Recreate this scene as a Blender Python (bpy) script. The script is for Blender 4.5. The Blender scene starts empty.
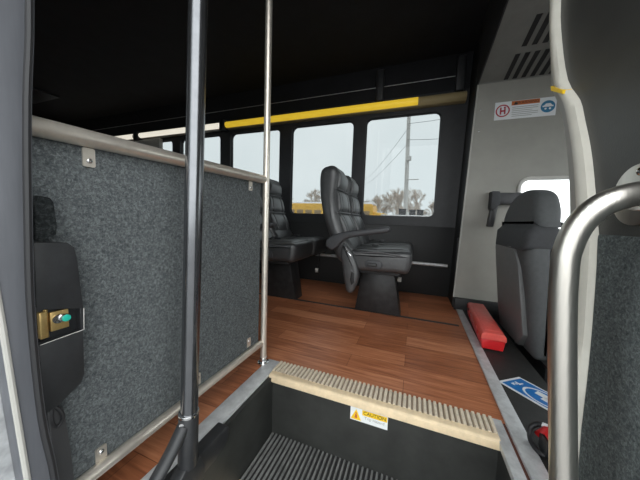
import bpy, bmesh, math, random
from mathutils import Vector, Matrix
random.seed(7)
C = bpy.context.scene.collection
PI = math.pi
COS, SIN = math.cos, math.sin

# ------------------------------------------------------------ materials
def mat(name, col, rough=.5, metal=0., var=0., scale=30., bump=0., bscale=200., spec=.5, stretch=(1, 1, 1), emit=None, detail=4., bdist=.002):
    m = bpy.data.materials.new(name); m.use_nodes = True
    nt = m.node_tree; b = nt.nodes['Principled BSDF']
    b.inputs['Base Color'].default_value = (*col, 1)
    b.inputs['Roughness'].default_value = rough
    b.inputs['Metallic'].default_value = metal
    b.inputs['Specular IOR Level'].default_value = spec
    if emit:
        b.inputs['Emission Color'].default_value = (*emit[0], 1); b.inputs['Emission Strength'].default_value = emit[1]
    if var or bump:
        tc = nt.nodes.new('ShaderNodeTexCoord'); mp = nt.nodes.new('ShaderNodeMapping')
        mp.inputs['Scale'].default_value = stretch
        nt.links.new(tc.outputs['Object'], mp.inputs['Vector'])
    if var:
        n = nt.nodes.new('ShaderNodeTexNoise'); n.inputs['Scale'].default_value = scale; n.inputs['Detail'].default_value = detail
        n.inputs['Roughness'].default_value = .65
        r = nt.nodes.new('ShaderNodeValToRGB')
        r.color_ramp.elements[0].position = .3; r.color_ramp.elements[1].position = .7
        r.color_ramp.elements[0].color = (*[c*(1-var) for c in col], 1)
        r.color_ramp.elements[1].color = (*[min(1, c*(1+var)) for c in col], 1)
        nt.links.new(mp.outputs[0], n.inputs['Vector']); nt.links.new(n.outputs['Fac'], r.inputs[0])
        nt.links.new(r.outputs[0], b.inputs['Base Color'])
    if bump:
        n = nt.nodes.new('ShaderNodeTexNoise'); n.inputs['Scale'].default_value = bscale; n.inputs['Detail'].default_value = 3
        bp = nt.nodes.new('ShaderNodeBump'); bp.inputs['Strength'].default_value = bump; bp.inputs['Distance'].default_value = bdist
        nt.links.new(mp.outputs[0], n.inputs['Vector']); nt.links.new(n.outputs['Fac'], bp.inputs['Height'])
        nt.links.new(bp.outputs[0], b.inputs['Normal'])
    return m

M = {}
M['steel'] = mat('brushed_steel', (.62, .59, .54), .33, 1., .08, 60, .12, 300, stretch=(1, 1, .1))
M['steel_warm'] = mat('satin_nickel', (.74, .68, .60), .38, .8, .08, 40)
M['chrome'] = mat('chrome', (.7, .7, .7), .15, 1.)
M['pole'] = mat('gunmetal_gloss', (.17, .175, .185), .2, .9, .1, 30)
M['black_plastic'] = mat('black_plastic', (.022, .023, .025), .42, 0, .2, 40, .15, 500)
M['black_matte'] = mat('black_matte', (.012, .012, .013), .7)
M['panel_black'] = mat('black_vinyl_panel', (.009, .0095, .010), .55, 0, .15, 12)
M['riser'] = mat('black_step_rubber', (.024, .025, .023), .5, 0, .35, 9, .1, 200)
M['ceiling'] = mat('black_ceiling_fabric', (.010, .0105, .013), .8, 0, .3, 6)
M['charcoal'] = mat('charcoal_trim', (.027, .028, .031), .5, 0, .15, 20)
M['leather'] = mat('black_leather', (.044, .045, .047), .38, 0, .2, 25, .35, 120, bdist=.004)
M['leather'].node_tree.nodes['Principled BSDF'].inputs['Specular IOR Level'].default_value = .9
M['leather_seam'] = mat('leather_piping', (.10, .10, .105), .4)
M['rail_plastic'] = mat('armrest_plastic', (.045, .046, .05), .5, 0, .1, 50)
M['ped'] = mat('pedestal_metal', (.028, .028, .029), .4, .4, .35, 20)
M['jamb'] = mat('grey_door_frame', (.125, .13, .145), .38, .25, .14, 14, stretch=(3, 3, .3))
M['rubber'] = mat('door_seal_rubber', (.02, .02, .022), .55)
M['white_metal'] = mat('white_bead', (.62, .6, .57), .4)
M['body_paint'] = mat('grey_body_paint', (.42, .43, .44), .5, 0, .4, 20)
M['pillar'] = mat('grey_pillar_plastic', (.30, .292, .262), .5, 0, .06, 8, .1, 300)
M['overhead'] = mat('grey_overhead_plastic', (.21, .207, .192), .6, 0, .08, 10)
M['slot'] = mat('dark_slot', (.02, .02, .02), .7)
M['cream'] = mat('cream_edge_trim', (.60, .575, .51), .42, 0, .05, 20)
M['grey_trim'] = mat('pale_grey_flange', (.42, .41, .38), .45, 0, .05, 20)
M['vinyl'] = mat('dark_grey_vinyl', (.040, .040, .038), .42, 0, .25, 5, .1, 300)
M['alum'] = mat('worn_aluminium', (.60, .61, .62), .5, .35, .18, 30, .1, 200)
M['red_seam'] = mat('reddish_gap', (.13, .045, .03), .7)
M['nosing'] = mat('beige_rubber_nosing', (.66, .57, .45), .6, 0, .12, 60)
M['nosing_front'] = mat('tan_rubber_edge', (.78, .62, .41), .6, 0, .1, 40)
M['nosing_groove'] = mat('dark_beige_groove', (.32, .26, .20), .7)
M['tread'] = mat('charcoal_ribbed_tread', (.19, .19, .185), .5, 0, .3, 30)
M['tread_groove'] = mat('dark_tread_base', (.02, .02, .02), .7)
M['mat'] = mat('black_floor_mat', (.022, .0225, .022), .55, 0, .25, 30, .2, 300)
M['red'] = mat('red_plastic', (.62, .018, .022), .3, 0, .05, 30)
M['red_lid'] = mat('red_sheen_lid', (.75, .11, .09), .18, 0, .1, 30)  # red lightened towards salmon to carry the reflection on the lid
M['blue'] = mat('blue_print', (.012, .16, .48), .35)
M['white'] = mat('white_print', (.75, .77, .78), .4)
M['grey_text'] = mat('grey_print', (.30, .29, .28), .6)
M['black_text'] = mat('black_print', (.02, .02, .02), .5)
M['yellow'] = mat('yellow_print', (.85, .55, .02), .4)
M['orange'] = mat('orange_print', (.50, .13, .03), .5)
M['crimson'] = mat('crimson_print', (.42, .02, .04), .5)
M['teal'] = mat('teal_blue_print', (.02, .17, .32), .5)
M['seat_grey'] = mat('cab_seat_fabric', (.095, .10, .103), .75, 0, .1, 60, .2, 600)
M['seat_dark'] = mat('cab_seat_dark_fabric', (.05, .052, .056), .75, 0, .1, 60, .2, 600)
M['seat_shell'] = mat('cab_seat_back_shell', (.16, .162, .163), .5, 0, .06, 30)
M['brass'] = mat('brass', (.60, .42, .17), .35, .8, .2, 60)
M['green'] = mat('green_button', (.02, .50, .38), .3)
M['strap'] = mat('webbing', (.05, .05, .052), .6)
M['led'] = mat('yellow_light_lens', (.7, .5, .05), .4, emit=((.70, .46, .03), .34))
M['led_white'] = mat('white_light_lens', (.8, .78, .7), .4, emit=((.9, .85, .72), .38))
M['led_house'] = mat('tan_light_housing', (.42, .33, .17), .4)
M['bus_yellow'] = mat('school_bus_yellow', (.95, .55, .10), .4, 0, .06, 4)
M['bus_white'] = mat('white_roof_paint', (.8, .78, .78), .5)
M['bus_window'] = mat('dark_bus_window', (.38, .27, .16), .3)
M['tyre'] = mat('tyre_rubber', (.02, .02, .02), .8)
M['bark'] = mat('bare_twigs', (.66, .57, .49), .9)
M['wood_pole'] = mat('haze_pale_pole', (.62, .60, .57), .9, 0, .12, 3, stretch=(4, 4, .3))  # pole colour lightened to stand for outdoor haze
M['ground'] = mat('wet_asphalt', (.20, .20, .20), .7, 0, .25, 2)

def carpet(name, c0, c1, c2):
    m = bpy.data.materials.new(name); m.use_nodes = True
    nt = m.node_tree; b = nt.nodes['Principled BSDF']; b.inputs['Roughness'].default_value = .95
    b.inputs['Specular IOR Level'].default_value = .15
    tc = nt.nodes.new('ShaderNodeTexCoord')
    n = nt.nodes.new('ShaderNodeTexNoise'); n.inputs['Scale'].default_value = 190; n.inputs['Detail'].default_value = 6; n.inputs['Roughness'].default_value = .8
    n.inputs['Distortion'].default_value = .7
    r = nt.nodes.new('ShaderNodeValToRGB'); e = r.color_ramp.elements
    e[0].position = .32; e[0].color = (*c0, 1); e[1].position = .72; e[1].color = (*c2, 1)
    x = e.new(.5); x.color = (*c1, 1)
    bp = nt.nodes.new('ShaderNodeBump'); bp.inputs['Strength'].default_value = .7; bp.inputs['Distance'].default_value = .004
    nt.links.new(tc.outputs['Object'], n.inputs['Vector']); nt.links.new(n.outputs['Fac'], r.inputs[0])
    nt.links.new(r.outputs[0], b.inputs['Base Color']); nt.links.new(n.outputs['Fac'], bp.inputs['Height']); nt.links.new(bp.outputs[0], b.inputs['Normal'])
    return m
M['carpet'] = carpet('grey_wall_carpet', (.036, .041, .044), (.108, .119, .123), (.27, .288, .294))
M['carpet_black'] = carpet('black_fuzzy_carpet', (.008, .009, .010), (.022, .025, .026), (.08, .09, .09))
M['carpet_dark'] = carpet('charcoal_wall_carpet', (.035, .041, .042), (.10, .114, .116), (.25, .275, .275))

def wood():
    m = bpy.data.materials.new('wood_plank_vinyl'); m.use_nodes = True
    nt = m.node_tree; b = nt.nodes['Principled BSDF']; b.inputs['Roughness'].default_value = .36
    L = nt.links.new; N = nt.nodes.new
    tc = N('ShaderNodeTexCoord')
    br = N('ShaderNodeTexBrick'); br.offset = .37; br.inputs['Scale'].default_value = 1
    br.inputs['Brick Width'].default_value = .62; br.inputs['Row Height'].default_value = .098
    br.inputs['Mortar Size'].default_value = .0009; br.inputs['Mortar Smooth'].default_value = .3
    br.inputs['Color1'].default_value = (.0, .0, .0, 1); br.inputs['Color2'].default_value = (1, 1, 1, 1); br.inputs['Mortar'].default_value = (.5, .5, .5, 1)
    mp = N('ShaderNodeMapping'); mp.inputs['Scale'].default_value = (1.6, 26, 1)
    n = N('ShaderNodeTexNoise'); n.inputs['Scale'].default_value = 3; n.inputs['Detail'].default_value = 6; n.inputs['Roughness'].default_value = .62; n.inputs['Distortion'].default_value = .5
    add = N('ShaderNodeMath'); add.operation = 'MULTIPLY_ADD'; add.inputs[1].default_value = .30
    r = N('ShaderNodeValToRGB'); e = r.color_ramp.elements
    e[0].position = .28; e[0].color = (.16, .048, .021, 1); e[1].position = .95; e[1].color = (.60, .25, .125, 1)
    x = e.new(.6); x.color = (.37, .128, .056, 1)
    mix = N('ShaderNodeMix'); mix.data_type = 'RGBA'; mix.blend_type = 'MULTIPLY'
    mix.inputs['B'].default_value = (.3, .25, .22, 1)
    L(tc.outputs['Object'], br.inputs['Vector']); L(tc.outputs['Object'], mp.inputs['Vector']); L(mp.outputs[0], n.inputs['Vector'])
    L(br.outputs['Color'], add.inputs[0]); L(n.outputs['Fac'], add.inputs[2]); L(add.outputs[0], r.inputs[0])
    L(r.outputs[0], mix.inputs['A']); L(br.outputs['Fac'], mix.inputs['Factor']); L(mix.outputs['Result'], b.inputs['Base Color'])
    return m
M['wood'] = wood()

def glass(name, tint, refl=.06):
    m = bpy.data.materials.new(name); m.use_nodes = True
    nt = m.node_tree; nt.nodes.clear()
    o = nt.nodes.new('ShaderNodeOutputMaterial'); t = nt.nodes.new('ShaderNodeBsdfTransparent'); t.inputs[0].default_value = (*tint, 1)
    g = nt.nodes.new('ShaderNodeBsdfGlossy'); g.inputs['Roughness'].default_value = .03; g.inputs[0].default_value = (.9, .9, .9, 1)
    x = nt.nodes.new('ShaderNodeMixShader'); x.inputs[0].default_value = refl
    nt.links.new(t.outputs[0], x.inputs[1]); nt.links.new(g.outputs[0], x.inputs[2]); nt.links.new(x.outputs[0], o.inputs[0])
    return m
M['glass'] = glass('tinted_window_glass', (.435, .452, .455), .012)
M['clear'] = glass('clear_glass', (.9, .92, .92), .04)

# ------------------------------------------------------------ mesh helpers
def taper(mb, c):
    for v in mb.v:
        k_ = min(1, max(0, (v.z-.60)/.34)); v.y = c+(v.y-c)*(1-.34*k_*k_*(3-2*k_))
    return mb
class MB:
    def __init__(s): s.v = []; s.f = []; s.mi = []; s.cur = 0
    def add(s, vs, fs):
        o = len(s.v); s.v += [Vector(p) for p in vs]; s.f += [[i+o for i in f] for f in fs]; s.mi += [s.cur]*len(fs); return s
    def m(s, i): s.cur = i; return s
    def box(s, a, b):
        x0, y0, z0 = a; x1, y1, z1 = b
        x0, x1 = sorted((x0, x1)); y0, y1 = sorted((y0, y1)); z0, z1 = sorted((z0, z1))
        return s.add([(x0, y0, z0), (x1, y0, z0), (x1, y1, z0), (x0, y1, z0), (x0, y0, z1), (x1, y0, z1), (x1, y1, z1), (x0, y1, z1)],
                     [(0, 3, 2, 1), (4, 5, 6, 7), (0, 1, 5, 4), (1, 2, 6, 5), (2, 3, 7, 6), (3, 0, 4, 7)])
    def prism(s, poly, axis, lo, hi):
        n = len(poly)
        def P(p, t):
            a, b = p
            return {'x': (t, a, b), 'y': (a, t, b), 'z': (a, b, t)}[axis]
        vs = [P(p, lo) for p in poly]+[P(p, hi) for p in poly]
        fs = [list(range(n))[::-1], [n+i for i in range(n)]]+[(i, (i+1) % n, n+(i+1) % n, n+i) for i in range(n)]
        return s.add(vs, fs)
    def tube(s, path, r, seg=12, caps=True, flat=None):
        pts = [Vector(p) for p in path]; n = len(pts)
        rs = r if isinstance(r, (list, tuple)) else [r]*n
        t0 = (pts[1]-pts[0]).normalized()
        up = Vector((0, 0, 1)) if abs(t0.z) < .9 else Vector((1, 0, 0))
        u = t0.cross(up).normalized(); vs = []
        for i, p in enumerate(pts):
            t = (pts[min(i+1, n-1)]-pts[max(i-1, 0)]).normalized()
            u = (u-t*u.dot(t)).normalized(); w = t.cross(u)
            for k in range(seg):
                a = 2*PI*k/seg
                vs.append(p+u*COS(a)*rs[i]+w*SIN(a)*rs[i]*(flat or 1))
        fs = [(i*seg+k, i*seg+(k+1) % seg, (i+1)*seg+(k+1) % seg, (i+1)*seg+k) for i in range(n-1) for k in range(seg)]
        if caps: fs += [list(range(seg))[::-1], [(n-1)*seg+k for k in range(seg)]]
        return s.add(vs, fs)
    def cyl(s, a, b, r, seg=16): return s.tube([a, b], r, seg)
    def ball(s, c, r, sc=(1, 1, 1), seg=12, rings=8):
        vs = [(c[0], c[1], c[2]-r*sc[2])]
        for i in range(1, rings):
            a = -PI/2+PI*i/rings
            for k in range(seg):
                t = 2*PI*k/seg; vs.append((c[0]+r*sc[0]*COS(a)*COS(t), c[1]+r*sc[1]*COS(a)*SIN(t), c[2]+r*sc[2]*SIN(a)))
        vs.append((c[0], c[1], c[2]+r*sc[2])); L = len(vs)-1
        fs = [(0, 1+(k+1) % seg, 1+k) for k in range(seg)]
        for i in range(rings-2):
            fs += [(1+i*seg+k, 1+i*seg+(k+1) % seg, 1+(i+1)*seg+(k+1) % seg, 1+(i+1)*seg+k) for k in range(seg)]
        fs += [(L, 1+(rings-2)*seg+k, 1+(rings-2)*seg+(k+1) % seg) for k in range(seg)]
        return s.add(vs, fs)
    def puff(s, prof, axis, lo, hi, r, steps=5):
        """closed 2D profile swept along an axis with pillowed, rounded ends"""
        n = len(prof); P = [Vector(p) for p in prof]
        area = sum(P[i].x*P[(i+1) % n].y-P[(i+1) % n].x*P[i].y for i in range(n))
        if area < 0: P = P[::-1]
        nor = []
        for i in range(n):
            e = (P[(i+1) % n]-P[i-1]).normalized(); nor.append(Vector((-e.y, e.x)))   # inward
        rings = []
        for j in range(steps+1):
            a = PI/2*j/steps; rings.append((lo+r*(1-COS(PI/2-a) if False else 1-SIN(a)), r*(1-SIN(a)) if False else r*(1-SIN(a)), a))
        L = []
        for j in range(steps+1):
            a = PI/2*j/steps
            L.append((lo+r*(1-COS(a)), r*(1-SIN(a))))
        L += [(hi-(t-lo), o) for t, o in L[::-1]]
        vs = []
        for t, o in L:
            for p, q in zip(P, nor):
                x, y = p+q*o
                vs.append({'x': (t, x, y), 'y': (x, t, y), 'z': (x, y, t)}[axis])
        m = len(L)
        fs = [(i*n+k, i*n+(k+1) % n, (i+1)*n+(k+1) % n, (i+1)*n+k) for i in range(m-1) for k in range(n)]
        fs += [list(range(n))[::-1], [(m-1)*n+k for k in range(n)]]
        return s.add(vs, fs)
    def build(s, name, mats, parent=None, smooth=True, bevel=0, bseg=2, sharp=40, origin=None):
        if not isinstance(mats, (list, tuple)): mats = [mats]
        lo = Vector([min(p[i] for p in s.v) for i in range(3)]); hi = Vector([max(p[i] for p in s.v) for i in range(3)])
        org = Vector(origin) if origin else Vector(((lo.x+hi.x)/2, (lo.y+hi.y)/2, lo.z))
        me = bpy.data.meshes.new(name); bm = bmesh.new()
        vs = [bm.verts.new(p-org) for p in s.v]
        for f, k in zip(s.f, s.mi):
            try:
                g = bm.faces.new([vs[i] for i in f]); g.material_index = k
            except ValueError: pass
        bmesh.ops.remove_doubles(bm, verts=bm.verts, dist=1e-6)
        bmesh.ops.recalc_face_normals(bm, faces=bm.faces)
        if bevel:
            es = [e for e in bm.edges if len(e.link_faces) == 2 and e.calc_face_angle(0) > .5]
            bmesh.ops.bevel(bm, geom=es, offset=bevel, segments=bseg, affect='EDGES', profile=.5, clamp_overlap=True)
        for f in bm.faces: f.smooth = smooth
        for e in bm.edges:
            if len(e.link_faces) == 2 and e.calc_face_angle(0) > math.radians(sharp): e.smooth = False
        bm.to_mesh(me); bm.free()
        for m_ in mats: me.materials.append(M[m_])
        o = bpy.data.objects.new(name, me); C.objects.link(o)
        w = Vector((0, 0, 0)); p = parent
        while p: w += p.location; p = p.parent
        o.location = org-w
        if parent: o.parent = parent
        return o

def tag(o, label, cat, group=None, kind=None):
    if label: o['label'] = label
    if cat: o['category'] = cat
    if group: o['group'] = group
    if kind: o['kind'] = kind
    return o
def struct(o): o['kind'] = 'structure'; return o
def empty(name, loc, label, cat, group=None):
    o = bpy.data.objects.new(name, None); o.empty_display_size = .05; C.objects.link(o); o.location = loc
    return tag(o, label, cat, group)
def copy_tree(o, parent=None):
    c = o.copy(); C.objects.link(c); c.parent = parent
    for ch in list(o.children): copy_tree(ch, c)
    return c
def arc(c, r, a0, a1, n, plane='yz', k=0):
    out = []
    for i in range(n+1):
        a = math.radians(a0+(a1-a0)*i/n); u, w = c[0]+r*COS(a), c[1]+r*SIN(a); out.append((u, w))
    return out
def rrect(x0, y0, x1, y1, r, n=5):
    return arc((x1-r, y1-r), r, 0, 90, n)+arc((x0+r, y1-r), r, 90, 180, n)+arc((x0+r, y0+r), r, 180, 270, n)+arc((x1-r, y0+r), r, 270, 360, n)
def smooth_path(pts, n=6):
    P = [Vector(p) for p in pts]; out = []
    for i in range(len(P)-1):
        p0, p1, p2, p3 = P[max(i-1, 0)], P[i], P[i+1], P[min(i+2, len(P)-1)]
        for k in range(n):
            t = k/n
            out.append(.5*((2*p1)+(p2-p0)*t+(2*p0-5*p1+4*p2-p3)*t*t+(3*p1-p0-3*p2+p3)*t**3))
    out.append(P[-1]); return out

# ------------------------------------------------------------ layout (metres; floor z=0, X to the front of the bus, Y into it)
FARY = 2.28; NEARY = .20; CEIL = 1.93
XREAR = -5.2; XF = .345

# floor: wooden planks, around the stairwell
f = MB()
f.box((XREAR, NEARY, -.03), (-.545, FARY, 0)); f.box((-.545, .885, -.03), (.325, FARY, -.0))
struct(f.build('floor', 'wood', smooth=False, origin=(0, 0, 0)))
f = MB(); f.box((.34, .2, -.03), (.525, 2.0, 0)); f.box((.51, .2, -.30), (.525, 2.0, -.03))
struct(f.build('floor_cab', 'mat', smooth=False))
f = MB(); f.box((.525, .2, -.33), (2.2, 2.28, -.30))
struct(f.build('floor_footwell', 'mat', smooth=False))
f = MB(); f.box((XREAR, NEARY-.06, CEIL), (2.2, FARY+.06, CEIL+.04))
struct(f.build('ceiling', 'ceiling', smooth=False))
f = MB(); f.box((XREAR-.04, NEARY-.06, -.3), (XREAR, FARY+.06, CEIL))
struct(f.build('wall_rear', 'panel_black', smooth=False))

def window_wall(cells, z0, z1, wz0, wz1, ya, yb, r=.055):
    """cells: (cell_x0, win_x0, win_x1, cell_x1); wall with rounded openings, between y planes ya (inside) and yb"""
    mb = MB()
    for cx0, wx0, wx1, cx1 in cells:
        R = rrect(wx0, wz0, wx1, wz1, r, 6)
        corners = [(cx1, z1), (cx0, z1), (cx0, z0), (cx1, z0)]; n = len(R)//4
        for y in (ya, yb):
            for q in range(4):
                A = R[q*n:(q+1)*n]; c = corners[q]; d = corners[(q+1) % 4]; B = R[((q+1) % 4)*n]
                for i in range(n-1): mb.add([(c[0], y, c[1]), (A[i][0], y, A[i][1]), (A[i+1][0], y, A[i+1][1])], [(0, 1, 2)])
                mb.add([(c[0], y, c[1]), (A[-1][0], y, A[-1][1]), (B[0], y, B[1]), (d[0], y, d[1])], [(0, 1, 2, 3)])
        m = len(R)
        mb.add([(p[0], ya, p[1]) for p in R]+[(p[0], yb, p[1]) for p in R], [(i, (i+1) % m, m+(i+1) % m, m+i) for i in range(m)])
    return mb
WIN = [(-.455, .155), (-1.195, -.565), (-1.95, -1.33), (-2.70, -2.09), (-3.43, -2.83), (-4.17, -3.57), (-4.91, -4.31)]
mid = [.345]+[(WIN[i][0]+WIN[i+1][1])/2 for i in range(6)]+[XREAR]
cells = [(mid[i+1], WIN[i][0], WIN[i][1], mid[i]) for i in range(7)]
struct(window_wall(cells, .58, 1.66, .655, 1.515, FARY, FARY+.05).build('wall_far', 'charcoal', smooth=False))
f = MB(); f.box((XREAR, FARY-.012, 0), (.345, FARY+.05, .58)); struct(f.build('wall_far_lower', 'panel_black', bevel=.004))
f = MB(); f.box((XREAR, FARY, 1.66), (.345, FARY+.05, CEIL)); struct(f.build('wall_far_upper', 'ceiling', smooth=False))
def window(i, x0, x1, z0, z1, y, gm='glass', d=.012):
    R = rrect(x0-.006, z0-.006, x1+.006, z1+.006, .055, 6); I = rrect(x0+.008, z0+.008, x1-.008, z1-.008, .045, 6); m = len(R)
    mb = MB(); vs = []
    for yy, L in ((y, R), (y, I), (y+d, I), (y+d, R)): vs += [(p[0], yy, p[1]) for p in L]
    fs = [(k*m+i_, k*m+(i_+1) % m, ((k+1) % 4)*m+(i_+1) % m, ((k+1) % 4)*m+i_) for k in range(4) for i_ in range(m)]
    w = struct(mb.add(vs, fs).build('window_%d' % i, 'black_plastic'))
    mb = MB(); mb.prism(I, 'y', y+d*.4, y+d*.7); mb.build('pane', gm, w, smooth=False)
for i, (a, b) in enumerate(WIN): window(i+1, a, b, .655, 1.515, FARY+.022)
# entry side of the bus (behind / beside the doorway), windows over the seats
near = [(-1.95, -1.19, ), (-2.75, -2.05), (-3.55, -2.85), (-4.4, -3.65)]
nm = [-.95, -2.0, -2.8, -3.6, XREAR]
cells = [(nm[i+1], near[i][0], near[i][1], nm[i]) for i in range(4)]
struct(window_wall(cells, .58, 1.66, .70, 1.515, NEARY, NEARY-.05).build('wall_near', 'charcoal', smooth=False))
for i, (a, b) in enumerate(near): window(i+8, a, b, .70, 1.515, NEARY-.04)
f = MB(); f.box((XREAR, NEARY-.05, -.45), (-.95, NEARY, .58)); f.box((XREAR, NEARY-.05, 1.66), (-.95, NEARY, CEIL)); f.box((-.95, NEARY-.05, -.45), (-.585, NEARY, CEIL))
struct(f.build('wall_near_body', 'panel_black', smooth=False))
f = MB(); f.box((XREAR, NEARY-.062, -.45), (-.575, NEARY-.05, .58)); f.box((XREAR, NEARY-.062, 1.66), (-.575, NEARY-.05, 2.0)); f.box((-.95, NEARY-.062, .58), (-.575, NEARY-.05, 1.66))
struct(f.build('wall_near_skin', 'body_paint', smooth=False))
f = MB(); f.box((-.6, NEARY-.06, 1.86), (.45, NEARY, 2.0)); struct(f.build('trim_header', 'charcoal', smooth=False))
# front end of the cab: header and dash wall with an open windscreen
f = MB(); f.box((2.2, .14, -.45), (2.24, 2.34, .45)); f.box((2.2, .14, 1.5), (2.24, 2.34, CEIL)); f.box((2.2, .14, .45), (2.24, .22, 1.5)); f.box((2.2, 2.26, .45), (2.24, 2.34, 1.5))
struct(f.build('wall_front', 'charcoal', smooth=False))
f = MB(); f.box((2.215, .22, .45), (2.225, 2.26, 1.5)); struct(f.build('window_12', 'clear', smooth=False))
f = MB(); f.box((.34, .14, -.45), (2.2, .2, .45)); f.box((.34, .14, 1.45), (2.2, .2, CEIL)); f.box((.34, .14, .45), (.75, .2, 1.45))
struct(f.build('wall_cab_near', 'charcoal', smooth=False))

# ------------------------------------------------------------ stairwell
f = MB(); f.box((-.475, .80, -.60), (.265, .815, -.001)); struct(f.build('wall_stairwell_back', 'riser', smooth=False))
f = MB(); f.box((-.49, .2, -.60), (-.475, .80, -.004)); struct(f.build('wall_stairwell_left', 'riser', smooth=False))
f = MB(); f.box((.265, .2, -.60), (.28, .80, -.004)); struct(f.build('wall_stairwell_right', 'riser', smooth=False))
f = MB(); f.box((-.475, .575, -.262), (.265, .80, -.243)); f.box((-.475, .575, -.5), (.265, .59, -.262))
struct(f.build('floor_step_middle', 'tread_groove', smooth=False))
f = MB(); f.box((-.475, .2, -.52), (.265, .59, -.50)); struct(f.build('floor_step_lower', 'tread_groove', smooth=False))
# ribbed middle tread
t = empty('step_mat', (-.105, .69, -.243), 'charcoal ribbed rubber mat on the lower stair tread', 'step mat')
f = MB(); f.box((-.475, .60, -.243), (.265, .80, -.237)); f.build('mat_base', 'tread_groove', t, smooth=False)
f = MB(); n = 46
for i in range(n):
    x = -.468+i*(.727/(n-1)); f.prism([(x-.0038, -.237), (x+.0038, -.237), (x+.0025, -.231), (x-.0025, -.231)], 'y', .604, .798)
f.build('mat_ribs', 'tread', t, smooth=False)
f = MB(); f.prism([(.570, -.275), (.604, -.275), (.604, -.231), (.580, -.231), (.571, -.236)], 'x', -.475, .265)
o = f.build('mat_nosing', 'nosing_front', t, bevel=.002); o['label'] = 'tan rubber front edge'
# top landing nosing
t = empty('stair_nosing', (-.11, .85, 0), 'beige ribbed rubber nosing along the top stair edge', 'stair nosing')
f = MB(); f.box((-.49, .800, -.001), (.266, .886, .004)); f.build('nosing_plate', 'nosing_groove', t, bevel=.001)
f = MB(); n = 48
for i in range(n):
    x = -.484+i*(.745/(n-1)); f.prism([(x-.0055, .0035), (x+.0055, .0035), (x+.0038, .0115), (x-.0038, .0115)], 'y', .817, .884)
f.build('nosing_ribs', 'nosing', t, smooth=False)
f = MB(); f.prism([(.789, -.020), (.80, -.020), (.802, -.001), (.817, .0035), (.817, .0085), (.796, .0075), (.789, .003)], 'x', -.487, .266)
o = f.build('front_lip', 'nosing_front', t, bevel=.001); o['label'] = 'tan front lip'
# aluminium edge trims
f = MB(); f.box((-.546, .2, -.002), (-.488, .885, .006)); struct(f.build('trim_1', 'alum', bevel=.0015))
f = MB(); f.prism([(.303, .2), (.303, .9), (.319, 2.0), (.360, 2.0), (.349, 1.0), (.346, .2)], 'z', -.012, .006); struct(f.build('trim_2', 'alum', bevel=.0015))
f = MB(); f.box((.262, .2, -.012), (.292, .885, .006)); struct(f.build('trim_3', 'alum', bevel=.0015))
f = MB(); f.box((.290, .2, -.02), (.304, .886, -.003)); struct(f.build('trim_4', 'red_seam', smooth=False))
f = MB(); f.prism([(.2, -.05), (.49, -.05), (.535, -.036), (.545, -.004), (.535, .014), (.2, .014)], 'x', -.497, -.462)
struct(f.build('trim_5', 'black_plastic', bevel=.004))
# black kick plate against the cab wall
f = MB(); f.box((.305, 1.965, 0), (.66, 1.998, .084)); struct(f.build('baseboard_cab', 'panel_black', bevel=.003))

# flat print helper: polygons in a plane
def text_obj(body, size, name, material, parent, mw, ext=.0003):
    cu = bpy.data.curves.new(name, 'FONT'); cu.body = body; cu.size = size; cu.align_x = 'CENTER'; cu.align_y = 'CENTER'; cu.extrude = ext
    tmp = bpy.data.objects.new(name, cu); C.objects.link(tmp)
    dg = bpy.context.evaluated_depsgraph_get(); me = bpy.data.meshes.new_from_object(tmp.evaluated_get(dg))
    bpy.data.objects.remove(tmp); bpy.data.curves.remove(cu)
    me.name = name; me.materials.clear(); me.materials.append(M[material])
    me.transform(mw.to_3x3().to_4x4())
    o = bpy.data.objects.new(name, me); C.objects.link(o)
    o.parent = parent; o.location = mw.translation-parent.location
    return o
def face_y(x, y, z):   # text upright, facing -Y
    return Matrix.Translation((x, y, z)) @ Matrix.Rotation(PI/2, 4, 'X')

# caution label on the riser
t = empty('caution_label', (-.102, .80, -.075), 'white and yellow caution label on the black stair riser', 'label')
f = MB(); f.box((-.165, .7985, -.073), (-.040, .7998, -.027)); f.build('label_plate', 'white', t, smooth=False)
f = MB(); f.box((-.124, .7978, -.047), (-.042, .7986, -.029)); f.build('yellow_band', 'yellow', t, smooth=False)
f = MB(); f.prism([(-.163, -.069), (-.127, -.069), (-.145, -.032)], 'y', .7978, .7986); f.build('warning_triangle', 'yellow', t, smooth=False)
f = MB(); f.prism([(-.150, -.063), (-.140, -.063), (-.142, -.050), (-.148, -.050)], 'y', .7972, .7979); f.ball((-.145, .7976, -.046), .0028, (1, .2, 1)); f.build('figure_symbol', 'orange', t, smooth=False)
text_obj('CAUTION', .0165, 'caution_text', 'black_text', t, face_y(-.083, .7975, -.038))
text_obj('Trip Hazard', .0135, 'hazard_text', 'grey_text', t, face_y(-.083, .7982, -.0555))

# ------------------------------------------------------------ carpeted partition with tube frame
t = empty('modesty_panel', (-.56, .53, 0), 'grey carpeted partition in a steel tube frame left of the stairs', 'partition')
XP = -.56
f = MB(); f.prism([(.205, .10), (.838, .10), (.838, .748), (.205, .736)], 'x', XP-.024, XP-.008); f.build('carpet_panel', 'carpet', t, bevel=.003)
f = MB(); f.tube([(XP, .201, .738), (XP, .853, .757)], .0155, 20); f.build('top_rail', 'steel_warm', t)
f = MB(); f.tube([(XP, .201, .095), (XP, .83, .093), (XP, .85, .090)], .0125, 18); f.build('bottom_rail', 'steel_warm', t)
f = MB(); f.tube([(XP+.006, .853, 0), (XP+.006, .853, CEIL)], .0125, 20); st = f.build('stanchion', 'steel_warm', t)
f = MB(); f.cyl((XP+.006, .853, 0), (XP+.006, .853, .010), .024, 24); f.cyl((XP+.006, .853, .01), (XP+.006, .853, .03), .0155, 20); f.build('floor_flange', 'chrome', st, bevel=.002)
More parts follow.
